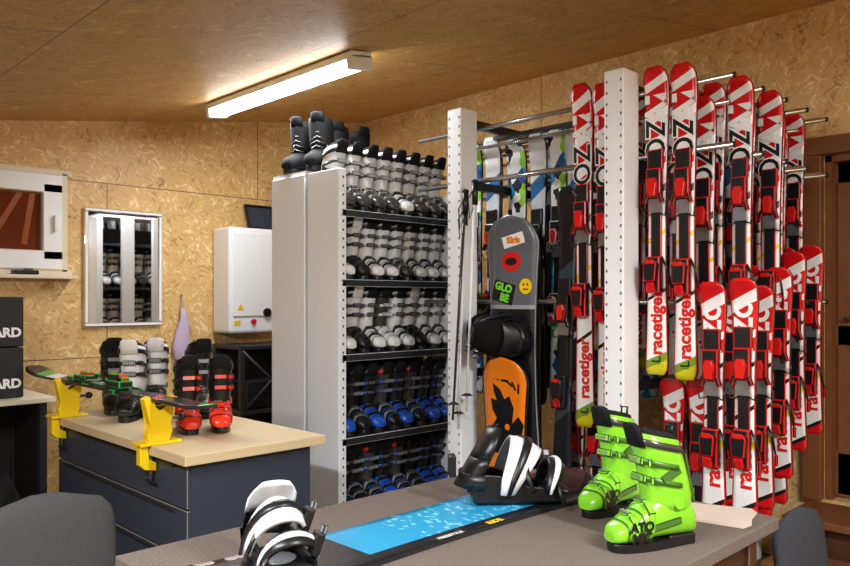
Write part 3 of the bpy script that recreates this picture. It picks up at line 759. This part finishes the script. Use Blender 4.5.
# ------------------------------------------------ wall cabinet
mb = MB()
mb.box((3.24, 5.38, 1.655), (.42, .26, .83), M_whitep, bev=.02)
mb.box((3.24, 5.245, 1.70), (.36, .012, .66), M_whitep, bev=.008)
mb.tube([(3.36, 5.25, 1.40), (3.36, 5.225, 1.40)], .035, M_black, 20)
mb.tube([(3.24, 5.25, 1.33), (3.24, 5.23, 1.33)], .02, M_red, 16)
mb.box((3.10, 5.249, 1.32), (.05, .004, .04), M_yellow)
mb.prism([(-.03, 0), (.03, 0), (0, .05)], .003, M_yellow, Matrix.Translation((3.12, 5.239, 1.42)) @ Matrix.Rotation(math.pi/2, 4, 'X'))
mb.obj('electrical_cabinet')
mb = MB()
for x in (3.0, 3.52):
    for y in (5.02, 5.40):
        mb.box((x, y, .58), (.035, .035, 1.16), M_dark)
for z in (.2, .65, 1.14): mb.box((3.26, 5.21, z), (.56, .42, .03), M_dark, bev=.004)
mb.tube([(3.0, 5.01, .65), (3.52, 5.01, 1.12)], .012, M_dark); mb.tube([(3.52, 5.01, .65), (3.0, 5.01, 1.12)], .012, M_dark)
mb.box((3.26, 5.43, .6), (.54, .01, 1.1), M_box)
mb.box((3.2, 5.2, .78), (.3, .3, .22), M_blackf, bev=.02); mb.box((3.3, 5.2, .33), (.35, .3, .22), M_slate, bev=.02)
mb.obj('metal_stand')
mb = MB()
for c, sz in [((0, 0, .0), (.26, .02, .02)), ((0, 0, .2), (.26, .02, .02)), ((-.12, 0, .1), (.02, .02, .2)), ((.12, 0, .1), (.02, .02, .2))]: mb.box(c, sz, M_black, bev=.003)
mb.box((0, .004, .1), (.24, .008, .2), M_slate)
mb.obj('picture_frame', (3.42, 5.40, 2.085), (-.35, 0, 0))
mb = MB()
mb.loft([sring((dx2, 0, z), (1, 0, 0), (0, 1, 0), a, b, 14, 2) for z, dx2, a, b in ((.42, 0, .012, .012), (.34, .01, .03, .022), (.25, 0, .055, .03), (.12, -.01, .075, .035), (.03, 0, .07, .035), (0, 0, .04, .02))], M_lav)
mb.tube([(-.01, 0, .40), (0, .02, .52), (.01, 0, .40)], .005, M_lav, 6)
mb.tube([(0, .038, .515), (0, .0, .515)], .006, M_steel, 8)
mb.obj('drawstring_bag', (2.76, 5.475, 1.02))

# ------------------------------------------------ left side clutter
mb = MB()
mb.box((1.08, 4.95, .925), (.95, .62, .03), M_beige, bev=.004)
for x in (.66, 1.50):
    for y in (4.70, 5.22): mb.box((x, y, .455), (.04, .04, .91), M_dark)
mb.box((1.08, 4.95, .3), (.86, .5, .02), M_dark)
mb.box((1.08, 5.23, .5), (.86, .01, .8), M_box)
mb.box((1.50, 4.96, .5), (.01, .5, .8), M_box)
mb.obj('side_table')
for k, z in enumerate((.942, 1.232)):
    mb = MB(); mb.box((0, 0, .143), (.52, .44, .284), M_box, bev=.006)
    mb.text('BLIZARD', .072, Matrix.Translation((.246, -.2222, .08)) @ Matrix.Rotation(math.pi/2, 4, 'X'), M_whitel, .003, align='RIGHT')
    mb.box((0, 0, .286), (.05, .44, .001), M_grey)
    mb.obj('cardboard_box', (1.15, 4.95, z+.001), (0, 0, 0))
def bag(name, loc, sc, m, rz=0):
    mb = MB()
    rings = []
    for k in range(9):
        u = k/8; x = -0.5+u; r = (max(0.02, 1-abs(2*u-1)**3))**.5
        rr = [p for p in sring((x, 0, .42*r), (0, 1, 0), (0, 0, 1), .5*r, .42*r, 16, 2.4)]
        rings.append([V((p.x, p.y+.02*math.sin(k*2+j), p.z+.02*math.sin(j*1.7+k))) for j, p in enumerate(rr)])
    mb.loft([[V((p.x*sc[0], p.y*sc[1], max(0, p.z*sc[2]))) for p in r] for r in rings], m)
    mb.tube([(-.15*sc[0], 0, .8*sc[2]), (-.12*sc[0], 0, .98*sc[2]), (.12*sc[0], 0, .98*sc[2]), (.15*sc[0], 0, .8*sc[2])], .012, M_black, 8)
    mb.obj(name, loc, (0, 0, rz))
bag('duffel_bag', (1.02, 4.28, 0), (.56, .45, .82), M_blackf, .1)
bag('duffel_bag', (1.0, 3.72, 0), (.5, .4, .55), M_slate, 1.2)

# ------------------------------------------------ foreground table
tx0, tx1, ty0, ty1, tz = .85, 2.53, .95, 2.08, .80
mb = MB()
mb.box(((tx0+tx1)/2, (ty0+ty1)/2, tz-.02), (tx1-tx0, ty1-ty0, .04), M_carpet, bev=.004)
for x in (tx0+.08, tx1-.08):
    for y in (ty0+.08, ty1-.08): mb.box((x, y, (tz-.04)/2), (.06, .06, tz-.04), M_woodd, bev=.004)
mb.box(((tx0+tx1)/2, ty0+.08, tz-.09), (tx1-tx0-.16, .03, .1), M_woodd); mb.box(((tx0+tx1)/2, ty1-.08, tz-.09), (tx1-tx0-.16, .03, .1), M_woodd)
mb.box((tx1-.08, (ty0+ty1)/2, tz-.09), (.03, ty1-ty0-.16, .1), M_woodd); mb.box((tx0+.08, (ty0+ty1)/2, tz-.09), (.03, ty1-ty0-.16, .1), M_woodd)
mb.obj('carpeted_table')

def board_art():
    m = bpy.data.materials.new('board_art'); m.use_nodes = True
    nt = m.node_tree; b = nt.nodes['Principled BSDF']; L = nt.links; b.inputs['Roughness'].default_value = .22
    uv = nt.nodes.new('ShaderNodeUVMap'); sx = nt.nodes.new('ShaderNodeSeparateXYZ'); L.new(uv.outputs[0], sx.inputs[0])
    r = ramp(nt, [(0, (200, 196, 190)), (.02, (40, 36, 36)), (.33, (44, 156, 204)), (.80, (34, 28, 30)), (.90, (84, 52, 46))], 'CONSTANT'); L.new(sx.outputs[0], r.inputs[0])
    def vor(sc, dist='CHEBYCHEV'):
        mp2 = nt.nodes.new('ShaderNodeMapping'); mp2.inputs['Scale'].default_value = sc; L.new(uv.outputs[0], mp2.inputs['Vector'])
        vo = nt.nodes.new('ShaderNodeTexVoronoi'); vo.voronoi_dimensions = '2D'; vo.distance = dist; vo.inputs['Scale'].default_value = 1; L.new(mp2.outputs[0], vo.inputs['Vector'])
        sp = nt.nodes.new('ShaderNodeSeparateColor'); L.new(vo.outputs['Color'], sp.inputs[0]); return sp.outputs[0], vo.outputs['Distance']
    c1, d1 = vor((36, 7, 1), 'EUCLIDEAN')
    g1 = math_(nt, 'GREATER_THAN', d1, v=.36)
    cr = nt.nodes.new('ShaderNodeMix'); cr.data_type = 'RGBA'; L.new(g1, cr.inputs['Factor']); cr.inputs['A'].default_value = lin((206, 200, 194)); cr.inputs['B'].default_value = lin((34, 32, 34))
    lt = math_(nt, 'LESS_THAN', sx.outputs[0], v=.24)
    mx = nt.nodes.new('ShaderNodeMix'); mx.data_type = 'RGBA'; L.new(lt, mx.inputs['Factor']); L.new(r.outputs[0], mx.inputs['A']); L.new(cr.outputs['Result'], mx.inputs['B'])
    c2, d2 = vor((150, 16, 1))
    g = math_(nt, 'GREATER_THAN', c2, v=.85)
    a1 = math_(nt, 'GREATER_THAN', sx.outputs[0], v=.46); a2 = math_(nt, 'LESS_THAN', sx.outputs[0], v=.74); g = math_(nt, 'MULTIPLY', g, a1); g = math_(nt, 'MULTIPLY', g, a2)
    mx2 = nt.nodes.new('ShaderNodeMix'); mx2.data_type = 'RGBA'; L.new(g, mx2.inputs['Factor']); L.new(mx.outputs['Result'], mx2.inputs['A']); mx2.inputs['B'].default_value = lin((120, 205, 235))
    e = math_(nt, 'LESS_THAN', sx.outputs[1], v=.20)
    mx3 = nt.nodes.new('ShaderNodeMix'); mx3.data_type = 'RGBA'; L.new(e, mx3.inputs['Factor']); L.new(mx2.outputs['Result'], mx3.inputs['A']); mx3.inputs['B'].default_value = lin((26, 26, 30))
    L.new(mx3.outputs['Result'], b.inputs['Base Color'])
    return m
M_ba = board_art()
mb = MB(); L = 1.66
strip(mb, L, lambda t: sb_w(t, .165), lambda t: sb_l(t, .05), .011, M_ba, M_side, N=60, cs=10)
mb.text('RIDE', .032, T(L*.62, -.125, .0118), M_yellow, .001)
mb.text('FREESTYLE', .022, T(L*.50, -.125, .0118), M_whitel, .0)
snow_binding(mb, Matrix.Translation((.32, 0, .011)) @ Matrix.Rotation(math.radians(-105), 4, 'Z'), M_black, M_black, M_whitep, M_whitep, 1.0, .55, .19)
snow_binding(mb, Matrix.Translation((1.27, -0.02, .011)) @ Matrix.Rotation(math.radians(-40), 4, 'Z'), M_black, M_black, M_black, M_whitep, 1.25, .45, .17)
mb.obj('snowboard', (.78, 1.66, tz+.001), (0, 0, 0))

mb = boot_mesh('g', M_green, M_green, M_blackf, M_green, accent=M_green2, strap=M_smoke)
MT = lambda x, z, y: Matrix.Translation((x, y, z)) @ Matrix.Rotation(math.pi, 4, 'Z') @ Matrix.Rotation(math.pi/2, 4, 'X')
mb.text('ATO', .040, MT(.075, .078, .0575), M_black, .002)
mb.text('MIC', .040, MT(.075, .046, .0575), M_black, .002)
gme = mb.mesh('green_boot')
def dirang(l, c):
    return math.atan2(.7*l-.714*c, -.714*l-.7*c)
put(gme, 'green_ski_boot', (1.975, 1.095, tz+.001), (0, 0, dirang(.9, .36)), scale=.93)
put(gme, 'green_ski_boot', (2.21, 1.365, tz+.001), (0, 0, dirang(.75, .6)), scale=.93)
mb = MB()
for k in range(4): mb.box((0, 0, .001+k*.0015), (.21, .297, .001), M_paper, (0, 0, k*.06))
mb.obj('paper_stack', (2.39, 1.14, tz+.0015), (0, 0, .2))

# ------------------------------------------------ office chairs
def chair(name, loc, rz, m, sc=1):
    mb = MB()
    rings = []
    for k in range(11):
        u = k/10; z = .50+u*.40
        w = .24*(max(0.03, 1-abs(2*u-1)**5))**.5
        rings.append(sring((0, .24+.05*u, z), (1, 0, 0), (0, 1, 0), w, .035*(max(0.1, 1-abs(2*u-1)**6)), 24, 3.2))
    mb.loft(rings, m)
    rs = []
    for z, g in ((.42, .9), (.43, 1), (.48, 1), (.50, .92)):
        rs.append(sring((0, 0, z), (1, 0, 0), (0, 1, 0), .24*g, .23*g, 24, 4))
    mb.loft(rs, m)
    mb.tube([(0, .1, .42), (0, .27, .42), (0, .29, .60)], .018, M_black, 8)
    mb.tube([(0, 0, .42), (0, 0, .12)], .028, M_black, 12)
    for k in range(5):
        a = 2*math.pi*k/5+.3
        mb.tube([(0, 0, .14), (math.cos(a)*.28, math.sin(a)*.28, .075)], .02, M_black, 8, .014)
        mb.tube([(math.cos(a)*.28-.02*math.sin(a), math.sin(a)*.28+.02*math.cos(a), .03), (math.cos(a)*.28+.02*math.sin(a), math.sin(a)*.28-.02*math.cos(a), .03)], .03, M_black, 14)
    mb.obj(name, loc, (0, 0, rz), scale=sc)
chair('office_chair', (.85, 2.38, 0), 0, M_cloth, .96)
chair('office_chair', (2.78, .74, 0), 0, M_blucl, .86)

# ------------------------------------------------ camera
cam = bpy.data.cameras.new('camera'); co = bpy.data.objects.new('camera', cam); S.collection.objects.link(co)
cam.sensor_width = 36; cam.lens = 36*760/850; cam.shift_y = 17/850; cam.clip_start = .05
co.location = (0, 0, 1.5); co.rotation_euler = (math.pi/2, 0, -math.radians(44.43))
S.camera = co
w = bpy.data.worlds.new('world'); S.world = w; w.use_nodes = True
w.node_tree.nodes['Background'].inputs[0].default_value = (.5, .45, .4, 1); w.node_tree.nodes['Background'].inputs[1].default_value = .3
